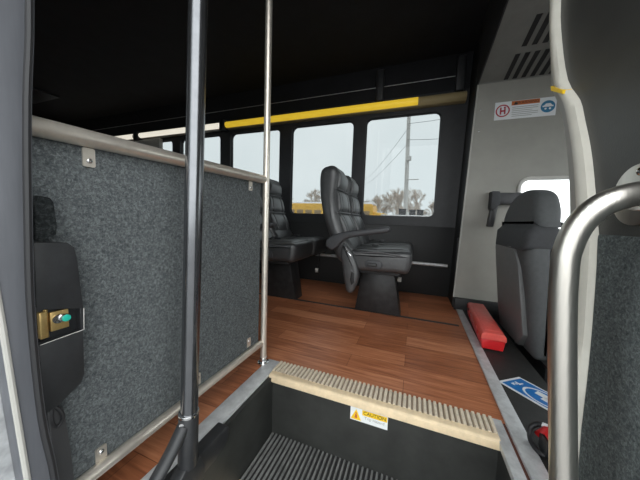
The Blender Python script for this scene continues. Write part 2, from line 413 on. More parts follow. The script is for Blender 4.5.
for (y, z, d) in ((.286, .708, 1), (.770, .722, 1), (.286, .118, -1), (.528, .128, -1), (.770, .128, -1)):
    f = MB(); f.prism(rrect(y-.0095, z-.017, y+.0095, z+.017, .003, 3), 'x', XP-.009, XP-.005)
    b = f.build('bracket_tab', 'steel_warm', t)
    f = MB(); f.ball((XP-.0045, y, z-.006*d), .005, (.6, 1, 1)); f.build('screw', 'chrome', b)

# ------------------------------------------------------------ entry pole
t = empty('door_pole', (-.445, .388, .006), 'dark glossy vertical pole standing at the left stair edge', 'grab pole')
f = MB(); f.tube([(-.4455, .388, .07), (-.427, .405, 1.035), (-.412, .42, CEIL)], .0178, 28); f.build('pole', 'pole', t)
f = MB(); f.tube([(-.4468, .3875, .045), (-.4446, .3895, .168)], .0205, 28); f.build('collar', 'black_plastic', t, bevel=.002)
f = MB(); f.tube([(-.4447, .3895, .166), (-.4445, .3897, .173)], .0212, 28); f.build('collar_ring', 'chrome', t, bevel=.001)
f = MB(); f.tube([(-.4425, .3690, .155), (-.4420, .368, .155)], .005, 12); f.build('set_screw', 'chrome', t)
f = MB(); f.tube(smooth_path([(-.446, .378, .148), (-.452, .350, .105), (-.461, .312, .055), (-.468, .275, .0), (-.47, .25, -.05)], 6), .0155, 14, flat=.8); f.build('link_arm', 'black_plastic', t)
f = MB(); f.prism([(.25, -.02), (.42, -.02), (.425, .012), (.41, .05), (.37, .052), (.32, .012), (.25, .006)], 'x', -.462, -.432); f.build('pivot_bracket', 'black_plastic', t, bevel=.004)

# ------------------------------------------------------------ door leaf at the left
inner = [(.216, 1.86), (.209, 1.2), (.201, .888), (.193, .757), (.187, .60), (.184, .46), (.188, .30), (.198, .187), (.203, .0), (.207, -.5)]
outer = [(.120, 1.86), (.130, .89), (.136, .745), (.143, .55), (.148, .464), (.154, .349), (.161, .222), (.170, .05), (.185, -.5)]
def shift(L, d): return [(a+d, b) for a, b in L]
f = MB(); f.prism([tuple(p) for p in [(v.x, v.y) for v in smooth_path([(a, b) for a, b in []] or [Vector((a, b, 0)) for a, b in outer], 4)]] +
                  [(v.x, v.y) for v in smooth_path([Vector((a, b, 0)) for a, b in inner], 4)][::-1], 'x', -.535, -.503)
dr = struct(f.build('door_1', 'jamb', bevel=.0025))
f = MB(); f.tube([(-.5035, v.x-.006, v.y) for v in smooth_path([Vector((a, b, 0)) for a, b in inner], 4)], .0045, 8); f.build('door_seal', 'rubber', dr)
f = MB(); f.tube([(-.503, v.x+.003, v.y) for v in smooth_path([Vector((a, b, 0)) for a, b in outer], 4)], .0036, 8); o = f.build('edge_bead', 'grey_trim', dr)
f = MB(); f.box((-.542, .07, -.5), (-.537, .185, .62)); f.build('added_side_plate', 'body_paint', dr, smooth=False)  # added pale plate, catches sky light so the dark gap behind reads light grey
f = MB(); f.box((-.53, -.2, -.45), (-.524, .125, 1.8)); f.build('door_glass', 'clear', dr, smooth=False)
f = MB(); f.box((-.535, -.24, -.5), (-.503, -.2, 1.86)); f.box((-.535, -.2, 1.8), (-.503, .135, 1.86)); f.box((-.535, -.2, -.5), (-.503, .18, -.45)); f.build('door_frame', 'jamb', dr, bevel=.003)

# latch box on the partition
t = empty('door_latch_box', (-.54, .225, .27), 'black plastic latch cover with brass mechanism beside the door frame', 'latch')
XL = -.535
f = MB()
top = [(.198, .560), (.236, .557), (.245, .548), (.2475, .53), (.2535, .44), (.196, .456)]
bot = [(.196, .398), (.2515, .4005), (.2505, .32), (.246, .306), (.214, .286), (.198, .283)]
f.prism(top, 'x', XL-.018, XL); f.prism(bot, 'x', XL-.018, XL); f.box((XL-.018, .2485, .4), (XL, .2535, .44)); f.box((XL-.018, .196, .398), (XL-.014, .2535, .456))
f.build('latch_cover', 'black_plastic', t, bevel=.002)
f = MB(); f.box((XL-.013, .200, .405), (XL-.004, .209, .448)); f.box((XL-.013, .213, .412), (XL-.006, .236, .444)); f.cyl((XL-.012, .210, .403), (XL-.012, .210, .45), .003, 8)
f.build('latch_mechanism', 'brass', t, bevel=.001)
f = MB(); f.cyl((XL-.008, .229, .431), (XL-.0015, .229, .431), .0065, 20); f.cyl((XL-.008, .222, .431), (XL-.004, .222, .431), .0075, 20); f.build('button_ring', 'chrome', t)
f = MB(); f.cyl((XL-.004, .2305, .430), (XL+.001, .2305, .430), .0058, 20); f.build('button', 'green', t, bevel=.0015)
f = MB(); f.tube([(XL+.0005, .197, .3985), (XL+.0005, .2525, .4012), (XL+.0005, .2535, .439)], .0007, 6); f.build('cover_edge', 'white_metal', t)
f = MB(); f.prism([(.196, .563), (.221, .570), (.2225, .585), (.220, .622), (.216, .629), (.199, .631)], 'x', -.5675, -.528)
tag(f.build('carpet_strip', 'carpet_black', bevel=.003), 'short carpet-covered block just above the black latch cover', 'carpet block')
t = empty('latch_strap', (-.545, .222, .1), 'black cable loop and strap hanging under the latch cover', 'strap')
f = MB(); f.prism([(.207, .282), (.226, .270), (.232, .20), (.236, .112), (.212, .112), (.209, .22)], 'x', -.556, -.548); f.build('strap_web', 'strap', t, bevel=.002)
f = MB(); f.tube(smooth_path([(-.544, .209, .288), (-.540, .218, .272), (-.540, .221, .255), (-.541, .213, .246), (-.542, .208, .262), (-.544, .211, .285)], 5), .0028, 8); f.build('cable_loop', 'rubber', t)

# ------------------------------------------------------------ right door pillar panel (smooth vinyl above, carpet below)
edge = [(.86, 1.90), (.853, 1.4), (.84, 1.183), (.812, 1.07), (.762, .95), (.703, .88), (.677, .829), (.646, .762), (.619, .682), (.594, .59), (.580, .45), (.574, .33), (.573, .25), (.567, .16), (.555, -.05), (.545, -.2)]
left = [(.925, 1.90), (.918, 1.4), (.906, 1.234), (.867, 1.055), (.844, .972), (.801, .911), (.766, .851), (.731, .762), (.705, .671), (.69, .59), (.663, .45), (.62, .33), (.581, .25), (.572, .16), (.560, -.05), (.550, -.2)]
E3 = smooth_path([Vector((a, b, 0)) for a, b in edge], 3); L3 = smooth_path([Vector((a, b, 0)) for a, b in left], 3)
up = [(v.x, v.y) for v in E3 if v.y > .602]
f = MB(); f.prism(up+[(.594, .60), (.2, .60), (.2, 1.90)], 'x', .312, .338); struct(f.build('wall_entry_right', 'vinyl', sharp=30))
dn = [(v.x, v.y) for v in E3 if v.y < .598]
f = MB(); f.prism([(.594, .6005)]+dn+[(.2, -.2), (.2, .6005)], 'x', .3095, .338); struct(f.build('wall_entry_right_lower', 'carpet_dark', bevel=.003))
f = MB(); n = len(E3); vs = []
for e_, l_ in zip(E3, L3):
    d = Vector((l_.x-e_.x, l_.y-e_.y, 0))
    for s_, x in ((0, .320), (0, .300), (.12, .296), (.32, .296), (.42, .302), (.55, .309), (.9, .311), (1, .316), (1, .336)):
        vs.append((x, e_.x+d.x*s_, e_.y+d.y*s_))
k = 9
f.add(vs, [(i*k+j, i*k+(j+1) % k, (i+1)*k+(j+1) % k, (i+1)*k+j) for i in range(n-1) for j in range(k)])
for idx in range(len(f.mi)):
    if idx % k >= 4 and idx % k <= 7: f.mi[idx] = 1
struct(f.build('trim_6', ['cream', 'grey_trim'], sharp=60))
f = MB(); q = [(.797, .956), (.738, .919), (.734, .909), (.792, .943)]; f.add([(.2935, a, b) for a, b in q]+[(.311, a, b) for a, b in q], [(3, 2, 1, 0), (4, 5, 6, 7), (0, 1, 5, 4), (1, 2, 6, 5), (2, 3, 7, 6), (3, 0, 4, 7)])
tag(f.build('yellow_patch', 'yellow', smooth=False), 'bright yellow patch on the cream curved edge trim', 'tape')  # small flat yellow patch over the trim edge

# grab handle
t = empty('grab_handle', (.205, .456, -.25), 'brushed steel grab rail curving out from the right wall', 'grab rail')
f = MB(); path = smooth_path([(.275, .417, -.35), (.248, .434, .0), (.214, .4515, .42), (.2065, .4555, .545), (.2085, .4555, .585), (.217, .453, .617), (.2325, .449, .640), (.252, .448, .652), (.275, .455, .6585), (.293, .474, .660), (.304, .492, .659), (.312, .502, .658)], 6)
f.tube(path, .0158, 28); f.build('rail', 'steel', t)
fl = MB(); fl.cyl((.3119, .520, .663), (.3075, .520, .663), .046, 40); fl.cyl((.3085, .510, .659), (.2995, .500, .659), .0205, 28); fl = fl.build('flange', 'steel', t, bevel=.0015)
for a in (100, 225, 340):
    f = MB(); y = .520+.034*COS(math.radians(a)); z = .663+.034*SIN(math.radians(a)); f.ball((.307, y, z), .0065, (.7, 1, 1)); f.build('bolt', 'chrome', fl)

# ------------------------------------------------------------ cab side: grey pillar wall with driver's window, overhead vent panel
f = MB(); YC = 2.0
R = rrect(.628, .52, 1.5, .918, .055, 6)
n = len(R)//4; corners = [(2.2, 1.545), (.344, 1.545), (.300, .082), (2.2, .082)]
for y in (YC, YC+.02):
    for q in range(4):
        A = R[q*n:(q+1)*n]; c = corners[q]; d = corners[(q+1) % 4]; B = R[((q+1) % 4)*n]
        for i in range(n-1): f.add([(c[0], y, c[1]), (A[i][0], y, A[i][1]), (A[i+1][0], y, A[i+1][1])], [(0, 1, 2)])
        f.add([(c[0], y, c[1]), (A[-1][0], y, A[-1][1]), (B[0], y, B[1]), (d[0], y, d[1])], [(0, 1, 2, 3)])
m = len(R); f.add([(p[0], YC, p[1]) for p in R]+[(p[0], YC+.02, p[1]) for p in R], [(i, (i+1) % m, m+(i+1) % m, m+i) for i in range(m)])
f.add([(.344, YC, 1.545), (.300, YC, .082), (.300, YC+.02, .082), (.344, YC+.02, 1.545)], [(0, 1, 2, 3)])
struct(f.build('wall_cab', 'pillar', smooth=False))
f = MB(); f.box((.30, 2.02, -.45), (2.2, 2.04, .51)); f.box((.345, 2.02, .93), (2.2, 2.04, CEIL)); f.box((.345, 2.02, .5), (.61, 2.04, .93)); f.box((1.52, 2.02, .5), (2.2, 2.04, .93)); struct(f.build('wall_cab_outer', 'panel_black', smooth=False))
f = MB(); f.prism([(.318, 0), (.362, CEIL), (.346, CEIL), (.302, 0)], 'y', 2.021, FARY+.05); struct(f.build('wall_cab_return', 'panel_black', smooth=False))
f = MB(); f.tube([(.3445, 1.999, 1.545), (.3005, 1.999, .082)], .005, 8); struct(f.build('trim_7', 'grey_trim'))
# window frame
R = rrect(.628, .52, 1.5, .918, .055, 6); Rm = [(v[0], 1.996, v[1]) for v in R]
f = MB(); f.tube(Rm+[Rm[0], Rm[1]], .012, 8, caps=False); w = struct(f.build('window_13', 'white_metal'))
f = MB(); f.prism(rrect(.63, .522, 1.498, .916, .05, 6), 'y', 2.008, 2.012); f.build('pane', 'clear', w, smooth=False)
# overhead panel
sl = .205
def oz(y): return 1.545+(2.0-y)*sl
f = MB(); f.prism([(2.02, oz(2.02)), (.9, oz(.9)), (.9, oz(.9)+.02), (2.02, oz(2.02)+.02)], 'x', .345, 2.2); struct(f.build('ceiling_cab', 'overhead', smooth=False))
f = MB(); f.prism([(2.02, oz(2.02)+.004), (.9, oz(.9)+.004), (.9, CEIL), (2.02, CEIL)], 'x', .340, .3445); struct(f.build('wall_cab_header', 'ceiling', smooth=False))
f = MB(); f.tube([(.3445, 2.0, 1.545), (.3445, .9, oz(.9))], .004, 8); struct(f.build('trim_8', 'charcoal'))
f = MB(); f.tube([(.345, 1.994, 1.546), (1.6, 1.994, 1.546)], .004, 8); struct(f.build('trim_9', 'overhead'))
VENTS = [((1.79, 1.985), [.495+.046*i for i in range(8)], 'grey overhead air vent with slanted dark slots, row nearest the warning sticker'),
         ((1.565, 1.742), [.505+.046*i for i in range(8)], 'grey overhead air vent, upper row of dark slots')]
for (ya, yb), xs, lab in VENTS:
    t = empty('air_vent', ((xs[0]+xs[-1])/2, (ya+yb)/2, oz((ya+yb)/2)-.004), lab, 'air vent', 'slotted overhead air vents')
    for x in xs:
        f = MB(); f.prism([(ya, oz(ya)-.0015), (yb, oz(yb)-.0015), (yb, oz(yb)+.001), (ya, oz(ya)+.001)], 'x', x-.012, x+.012); f.build('slot', 'slot', t, smooth=False)
        f = MB(); f.prism([(ya, oz(ya)-.004), (yb, oz(yb)-.004), (yb, oz(yb)+.001), (ya, oz(ya)+.001)], 'x', x+.012, x+.017); f.build('slat', 'overhead', t, smooth=False)

# warning sticker
t = empty('warning_sticker', (.615, 2.0, 1.30), 'white warning sticker with orange band, red symbol and blue disc on grey wall', 'sticker')
f = MB(); f.box((.453, 1.9975, 1.302), (.775, 1.9995, 1.414)); f.build('sticker_plate', 'white', t, smooth=False)
f = MB(); f.box((.543, 1.9965, 1.386), (.690, 1.9978, 1.412)); f.build('orange_band', 'orange', t, smooth=False)
text_obj('WARNING', .024, 'warning_text', 'black_text', t, face_y(.628, 1.9962, 1.399))
f = MB(); f.prism([(.553, 1.389), (.577, 1.389), (.565, 1.409)], 'y', 1.9958, 1.9966); f.build('alert_triangle', 'black_text', t, smooth=False)
f = MB()
for i in range(6):
    z = 1.374-i*.0112; f.box((.548, 1.9968, z-.0014), (.685-(.03 if i in (2, 5) else 0), 1.9976, z+.0014))
f.build('small_print', 'grey_text', t, smooth=False)
def ring(c, r0, r1, y0, y1, n=32):
    mb = MB(); vs = []
    for r, y in ((r0, y0), (r1, y0), (r1, y1), (r0, y1)):
        vs += [(c[0]+r*COS(2*PI*i/n), y, c[1]+r*SIN(2*PI*i/n)) for i in range(n)]
    return mb.add(vs, [(k*n+i, k*n+(i+1) % n, ((k+1) % 4)*n+(i+1) % n, ((k+1) % 4)*n+i) for k in range(4) for i in range(n)])
ring((.497, 1.358), .032, .039, 1.9958, 1.997).build('prohibition_ring', 'crimson', t, smooth=False)
f = MB(); f.box((.482, 1.996, 1.336), (.490, 1.9972, 1.380)); f.box((.505, 1.996, 1.336), (.513, 1.9972, 1.372)); f.box((.488, 1.996, 1.352), (.508, 1.9972, 1.362)); f.ball((.508, 1.9965, 1.378), .006, (1, .1, 1)); f.build('seat_symbol', 'crimson', t, smooth=False)
f = MB(); f.prism([(.733+.036*COS(2*PI*i/32), 1.358+.036*SIN(2*PI*i/32)) for i in range(32)], 'y', 1.996, 1.997); f.build('blue_disc', 'teal', t, smooth=False)
f = MB(); f.box((.706, 1.9952, 1.356), (.760, 1.9962, 1.364)); f.prism([(.712, 1.364), (.754, 1.364), (.744, 1.376), (.722, 1.376)], 'y', 1.9952, 1.9962); f.ball((.722, 1.9957, 1.345), .006, (1, .1, 1)); f.ball((.744, 1.9957, 1.345), .006, (1, .1, 1)); f.build('vehicle_symbol', 'white', t, smooth=False)
for z, lab in ((1.38, 'upper small screw at the left edge of the grey cab wall'), (1.24, 'lower small screw at the left edge of the grey cab wall')):
    f = MB(); f.ball((.372, 1.999, z), .005, (1, .5, 1)); tag(f.build('panel_screw', 'chrome'), lab, 'screw')

# belt guide on the grey wall
t = empty('belt_guide', (.48, 1.98, .60), 'grey bracket with dark hanging lever on the grey cab wall', 'bracket')
f = MB(); f.box((.505, 1.93, .748), (.632, 1.998, .822)); f.build('bracket_arm', 'rail_plastic', t, bevel=.008)
f = MB(); f.prism([(.462, .832), (.508, .830), (.515, .742), (.500, .735), (.478, .70), (.462, .72)], 'y', 1.925, 1.998); f.build('bracket_body', 'seat_dark', t, bevel=.006)
f = MB(); f.prism([(.468, .735), (.508, .735), (.490, .598), (.455, .60)], 'y', 1.935, 1.975); f.build('lever', 'black_plastic', t, bevel=.006)

# ------------------------------------------------------------ driver's seat
t = empty('driver_seat', (.72, 1.55, -.30), 'grey fabric driver seat with headrest behind the steel grab rail', 'seat')
prof = [(.47, .585), (.50, .615), (.56, .617), (.60, .59), (.635, .40), (.66, .15), (.66, .04), (.56, .0), (.53, .10), (.505, .30), (.475, .48)]
prof = [(v.x, v.y) for v in smooth_path([Vector((a, b, 0)) for a, b in prof+[prof[0]]], 3)][:-1]
f = MB(); f.puff(prof, 'y', 1.35, 1.775, .045); br_ = f.build('backrest', 'seat_grey', t, sharp=60)
# wrap of dark fabric over the back's top and near side, pale back shell below it
f = MB(); f.puff([(.462, .50), (.463, .585), (.497, .622), (.56, .624), (.60, .60), (.60, .50)], 'y', 1.343, 1.78, .04); f.build('top_cover', 'seat_dark', br_, sharp=60)
f = MB()
sh = [(1.395, .10), (1.47, .02), (1.74, .02), (1.765, .14), (1.765, .50), (1.50, .515), (1.46, .49), (1.42, .42)]
vs = [(.502-.0 if z < .2 else .502-(z-.2)*.11, y, z) for y, z in sh]; vs = [(.520-z*.115, y, z) for y, z in sh]
k = len(vs); f.add(vs+[(x+.05, y, z) for x, y, z in vs], [list(range(k)), [k+i for i in range(k)][::-1]]+[(i, (i+1) % k, k+(i+1) % k, k+i) for i in range(k)])
f.build('back_shell', 'seat_shell', br_, bevel=.008)
f = MB(); hp = [(1.365, .640), (1.385, .597), (1.79, .595), (1.81, .628), (1.775, .695), (1.70, .755), (1.60, .788), (1.50, .788), (1.42, .765), (1.375, .70)]
hp = [(v.x, v.y) for v in smooth_path([Vector((a, b, 0)) for a, b in hp+[hp[0]]], 3)][:-1]
f.puff(hp, 'x', .50, .60, .035); f.build('headrest', 'seat_grey', t, sharp=60)
for y in (1.52, 1.63):
    f = MB(); f.cyl((.56, y, .59), (.56, y, .66), .007, 10); f.build('headrest_post', 'chrome', t)
f = MB(); f.puff([(.60, -.02), (.62, .12), (.85, .15), (1.1, .14), (1.14, .09), (1.12, -.0), (.85, -.03)], 'y', 1.33, 1.81, .04); f.build('seat_cushion', 'seat_grey', t, sharp=60)
f = MB(); f.box((.60, 1.38, -.30), (1.05, 1.76, -.03)); f.build('seat_base', 'black_plastic', t, bevel=.01)
f = MB(); f.tube(smooth_path([(.59, 1.335, .12), (.62, 1.325, .05), (.66, 1.33, .02)], 4), .012, 10); f.build('recline_lever', 'black_plastic', t)

# ------------------------------------------------------------ things on the cab floor
t = empty('tool_box', (.39, 1.63, 0), 'long red plastic box with lid lying on the black mat', 'box')
f = MB(); f.prism([(.348, .007), (.436, .007), (.444, .058), (.342, .058)], 'y', 1.385, 1.88); f.build('box_body', 'red', t, bevel=.005)
f = MB(); f.prism([(.339, .056), (.447, .056), (.444, .080), (.434, .090), (.352, .090), (.342, .080)], 'y', 1.38, 1.885); f.build('box_lid', 'red_lid', t, bevel=.004)
f = MB(); f.box((.362, 1.42, .0895), (.424, 1.84, .0925)); f.build('lid_panel', 'red_lid', t, bevel=.001)
for y in (1.50, 1.76):
    f = MB(); f.box((.3395, y-.018, .038), (.3445, y+.018, .070)); f.build('box_latch', 'red', t, bevel=.001)

t.rotation_euler.z = -.05; t.location.x += .013
t = empty('parking_placard', (.43, 1.11, 0), 'blue and white printed placard lying flat on the black mat', 'placard')
A = Vector((.346, 1.118, 0)); B = Vector((.435, 1.185, 0)); D = Vector((.452, 1.007, 0))+(Vector((.452, 1.007, 0))-A)*.35
u = B-A; w = D-A
def pl(s_, q): v = A+u*s_+w*q; return (v.x, v.y)
f = MB(); f.prism([pl(0, 0), pl(1, 0), pl(1, 1), pl(0, 1)], 'z', .001, .0035); f.build('placard_sheet', 'white', t, smooth=False)
f = MB(); f.prism([pl(.07, .05), pl(.93, .05), pl(.93, .95), pl(.07, .95)], 'z', .0035, .0042); f.build('blue_field', 'blue', t, smooth=False)
f = MB(); ns = 28; vs = []
for r in (.40, .355):
    for z in (.0042, .0048): vs += [(*pl(.5+r*COS(2*PI*i/ns), .60+r*SIN(2*PI*i/ns)*.86), z) for i in range(ns)]
f.add(vs, [(a*ns+i, a*ns+(i+1) % ns, b*ns+(i+1) % ns, b*ns+i) for a, b in ((0, 1), (1, 3), (3, 2), (2, 0)) for i in range(ns)]); f.build('white_circle', 'white', t, smooth=False)
f = MB(); f.prism([pl(.50, .42), pl(.72, .40), pl(.72, .60), pl(.50, .62)], 'z', .0042, .005); f.prism([pl(.36, .55), pl(.56, .55), pl(.56, .80), pl(.36, .80)], 'z', .0042, .005); f.build('white_symbol', 'white', t, smooth=False)
f = MB()
for (s0, q0, s1, q1) in ((.30, .11, .36, .17), (.36, .11, .42, .135), (.50, .10, .56, .19), (.56, .165, .68, .19), (.42, .135, .47, .17)):
    f.prism([pl(s0, q0), pl(s1, q0), pl(s1, q1), pl(s0, q1)], 'z', .0042, .005)
f.build('corner_mark', 'white', t, smooth=False)

t = empty('fire_extinguisher', (.40, .80, 0), 'small red extinguisher with black hose lying behind the grab rail', 'extinguisher')
f = MB(); f.tube(smooth_path([(.378, .803, .040), (.388, .802, .041), (.40, .80, .042), (.50, .775, .042), (.55, .765, .042)], 4), [.012]+[.022, .028, .032]+[.034]*9+[.034]*4, 20); f.build('cylinder', 'red', t)
f = MB(); f.tube(smooth_path([(.405, .815, .055), (.385, .845, .055), (.365, .85, .035), (.358, .83, .014), (.362, .80, .010), (.375, .785, .010)], 6), .0065, 10); f.build('hose', 'rubber', t)
f = MB(); f.tube([(.385, .842, .058), (.402, .832, .056), (.412, .826, .055)], [.006, .010, .011], 10); f.build('nozzle', 'white', t)
f = MB(); f.box((.372, .780, .006), (.392, .825, .055)); f.build('valve', 'black_plastic', t, bevel=.005)
for k_ in range(2):
    f = MB(); f.tube(smooth_path([(.392, .775, .03), (.386-.006*k_, .755-.006*k_, .02), (.380+.008*k_, .742-.006*k_, .012)], 4), .0013, 6); f.build('tag_cord', 'white', t)
for o_ in t.children: o_.location.x -= .014; o_.location.y -= .004

# ------------------------------------------------------------ passenger seats (a pair on one pedestal)
YN = 1.50
def seat_pair(label, g):
    t = empty('double_seat', (-.21, YN+.39, 0), label, 'bus seat', g)
    bp = [(-.575, .955), (-.60, .93), (-.605, .86), (-.585, .74), (-.545, .60), (-.495, .47), (-.455, .37), (-.40, .335), (-.335, .37), (-.345, .44), (-.40, .52), (-.445, .63), (-.468, .74), (-.478, .82), (-.478, .90), (-.49, .945), (-.525, .965)]
    bp = [(v.x, v.y) for v in smooth_path([Vector((a, b, 0)) for a, b in bp+[bp[0]]], 3)][:-1]
    for s_ in (0, 1):
        y0 = YN+s_*.365; y1 = y0+.345
        f = MB(); f.puff(bp, 'y', y0, y1, .046, 6); yc = (y0+y1)/2; taper(f, yc); b = f.build('backrest', 'leather', t, sharp=60)
        def fx(z):   # front surface
            P_ = [(.37, -.335), (.44, -.345), (.52, -.40), (.63, -.445), (.74, -.468), (.82, -.478), (.90, -.478), (.95, -.495)]
            for (za, xa), (zb, xb) in zip(P_, P_[1:]):
                if z <= zb: return xa+(xb-xa)*(z-za)/(zb-za)
            return -.495
        # padded panels on the front
        for (za, zb) in ((.815, .935), (.665, .80), (.50, .65)):
            for (ya, yb) in ((y0+.035, y0+.085), (y0+.092, y1-.092), (y1-.085, y1-.035)) if zb < .9 else ((y0+.04, y1-.04),):
                zs = [za+(zb-za)*i/6 for i in range(7)]
                fr = [(fx(z)+.016*(SIN(PI*i/6)**.5 if 0 < i < 6 else 0)+.002, z) for i, z in enumerate(zs)]
                bk = [(fx(z)-.02, z) for z in zs[::-1]]
                f = MB(); f.puff(fr+bk, 'y', ya, yb, .010, 3); taper(f, yc); f.build('back_pad', 'leather', b, sharp=60)
        for z in (.808, .657):
            f = MB(); f.tube([(fx(z)-.01, y0+.006, z), (fx(z)+.006, y0+.03, z), (fx(z)+.006, y1-.03, z), (fx(z)-.01, y1-.006, z)], .004, 6); taper(f, yc); f.build('piping', 'leather_seam', b)
        cp = [(-.375, .36), (-.37, .415), (-.33, .432), (-.22, .43), (-.10, .438), (-.03, .442), (-.002, .43), (.004, .40), (-.004, .335), (-.03, .305), (-.10, .305), (-.25, .30), (-.35, .305)]
        cp = [(v.x, v.y) for v in smooth_path([Vector((a, b_, 0)) for a, b_ in cp+[cp[0]]], 3)][:-1]
        f = MB(); f.puff(cp, 'y', y0-.005, y1+.005, .035, 5); c = f.build('seat_cushion', 'leather', t, sharp=60)
        f = MB(); f.puff([(-.34, .42), (-.33, .438), (-.20, .440), (-.06, .449), (-.02, .444), (-.03, .42)], 'y', y0+.05, y1-.05, .012, 3); f.build('cushion_pad', 'leather', c, sharp=60)
        f = MB(); f.tube(smooth_path([(-.345, y0-.004, .405), (-.2, y0-.008, .425), (-.08, y0-.006, .415), (.0, y0+.02, .41)], 4), .004, 6); f.build('piping', 'leather_seam', c)
        f = MB(); f.tube(smooth_path([(-.36, y0+.25, .43), (-.31, y0+.23, .452), (-.27, y0+.2, .455), (-.25, y0+.18, .452)], 4), .012, 8, flat=.25); bl = f.build('lap_belt', 'strap', t)
        f = MB(); f.box((-.255, y0+.165, .445), (-.215, y0+.195, .462)); f.build('buckle', 'black_plastic', bl, bevel=.003)
    # recline lever in its recess
    f = MB(); f.puff(rrect(-.265, .325, -.16, .375, .024, 4), 'y', YN-.012, YN+.01, .005, 3); p = f.build('lever_plate', 'rail_plastic', t)
    f = MB(); f.puff(rrect(-.25, .340, -.19, .360, .009, 4), 'y', YN-.026, YN-.01, .005, 3); f.build('recline_lever', 'black_plastic', p)
    # armrest blade
    ap = [(-.505, .445), (-.50, .485), (-.46, .515), (-.39, .540), (-.30, .556), (-.20, .572), (-.14, .582), (-.125, .568), (-.135, .548), (-.20, .536), (-.30, .518), (-.37, .498), (-.41, .468), (-.44, .435), (-.47, .425)]
    ap = [(v.x, v.y) for v in smooth_path([Vector((a, b_, 0)) for a, b_ in ap+[ap[0]]], 3)][:-1]
    f = MB(); f.puff(ap, 'y', YN-.06, YN-.008, .014, 4); f.build('armrest', 'rail_plastic', t, sharp=60)
    # leather flap over the recliner joint
    fp = [(-.40, .47), (-.35, .43), (-.31, .34), (-.295, .27), (-.31, .21), (-.33, .165), (-.365, .17), (-.385, .24), (-.40, .33), (-.415, .41)]
    fp = [(v.x, v.y) for v in smooth_path([Vector((a, b_, 0)) for a, b_ in fp+[fp[0]]], 3)][:-1]
    f = MB(); f.puff(fp, 'y', YN-.035, YN+.02, .02, 4); f.build('side_cover', 'leather', t, sharp=60)
    f = MB(); f.puff([(-.338, .30), (-.322, .29), (-.318, .235), (-.335, .215), (-.345, .25)], 'y', YN-.038, YN-.02, .004, 2); f.build('cover_slot', 'black_matte', t)
    f = MB(); f.tube([(-.40, YN-.02, .445), (-.37, YN-.035, .425), (-.345, YN-.035, .395)], .004, 6); f.build('belt_bolt', 'chrome', t)
    # pedestal
    f = MB(); f.add([(-.345, YN+.14, 0), (-.045, YN+.14, 0), (-.045, YN+.26, 0), (-.345, YN+.26, 0), (-.30, YN+.13, .31), (-.105, YN+.13, .31), (-.105, YN+.27, .31), (-.30, YN+.27, .31)],
                    [(0, 3, 2, 1), (4, 5, 6, 7), (0, 1, 5, 4), (1, 2, 6, 5), (2, 3, 7, 6), (3, 0, 4, 7)]); f.build('pedestal', 'ped', t, bevel=.006)
    f = MB(); f.box((-.34, YN+.03, .285), (-.06, YN+.68, .31)); f.build('seat_frame', 'black_matte', t, bevel=.004)
    f = MB(); f.tube(smooth_path([(-.12, YN+.66, .44), (-.075, YN+.67, .36), (-.07, YN+.665, .24), (-.085, YN+.66, .14)], 5), .013, 8, flat=.25); hb = f.build('hanging_belt', 'strap', t)
    f = MB(); f.box((-.10, YN+.65, .11), (-.07, YN+.67, .15)); f.build('buckle', 'white_metal', hb, bevel=.003)
    return t
s1 = seat_pair('black leather double seat nearest the stairs, armrest toward the aisle', 'black leather double seats')
for i in (1, 2, 3):
    c = copy_tree(s1); c.location.x -= .745*i
    c['label'] = ['', 'second black leather double seat, half hidden by the carpeted partition', 'black leather double seat third from the stairs, behind the partition', 'rearmost black leather double seat behind the carpeted partition'][i]

# seat track in the floor, pipe rail along the far wall
for y, lab in ((1.655, 'dark seat track in the wooden floor under the aisle side of the seats'),):
    f = MB(); f.box((-4.9, y-.010, .0), (.29, y+.010, .0035)); tag(f.build('seat_track', 'charcoal', bevel=.001), lab, 'seat track')
f = MB(); f.tube([(-4.9, FARY-.045, .268), (.275, FARY-.045, .268)], .014, 14); t = f.build('wall_pipe', 'alum'); tag(t, 'slim grey pipe running low along the black far wall', 'pipe')
for x in (.24, -.5, -1.24):
    f = MB(); f.box((x-.012, FARY-.045, .255), (x+.012, FARY-.012, .281)); f.build('pipe_clip', 'charcoal', t)

# light strips over the windows
def strip(x0, x1, xl, lens, label):
    t = empty('light_strip', ((x0+x1)/2, FARY, 1.53), label, 'light strip')
    f = MB(); f.prism([(FARY-.001, 1.625), (FARY-.05, 1.622), (FARY-.068, 1.600), (FARY-.068, 1.575), (FARY-.05, 1.552), (FARY-.001, 1.548)], 'x', x0, x1); f.build('housing', 'led_house' if lens == 'led' else 'cream', t, bevel=.004)
    f = MB(); f.tube([(x0+.01, FARY-.056, 1.586), (xl, FARY-.056, 1.586)], .030, 16); f.build('light_tube', lens, t)
strip(-1.965, .315, -.03, 'led', 'long yellow glowing strip over the three windows nearest the cab')
strip(-3.32, -2.03, -2.04, 'led_white', 'white glowing strip above the windows left of the dark pole')
strip(-4.9, -3.44, -3.45, 'led_white', 'white glowing strip at the far rear end above the windows')
for x in (-3.38, -2.0):
    f = MB(); f.box((x-.035, FARY-.08, 1.53), (x+.035, FARY, 1.64)); o = f.build('strip_joint', 'charcoal', bevel=.006)
    tag(o, 'dark joint cover between the two white light strips' if x < -3 else 'dark joint cover between white and yellow light strips', 'joint cover')
f = MB(); f.box((-3.42, FARY-.06, 1.40), (-2.98, FARY-.004, 1.535)); tag(f.build('window_speaker', 'grey_trim', bevel=.01), 'small pale grey box hanging over a rear window', 'box')
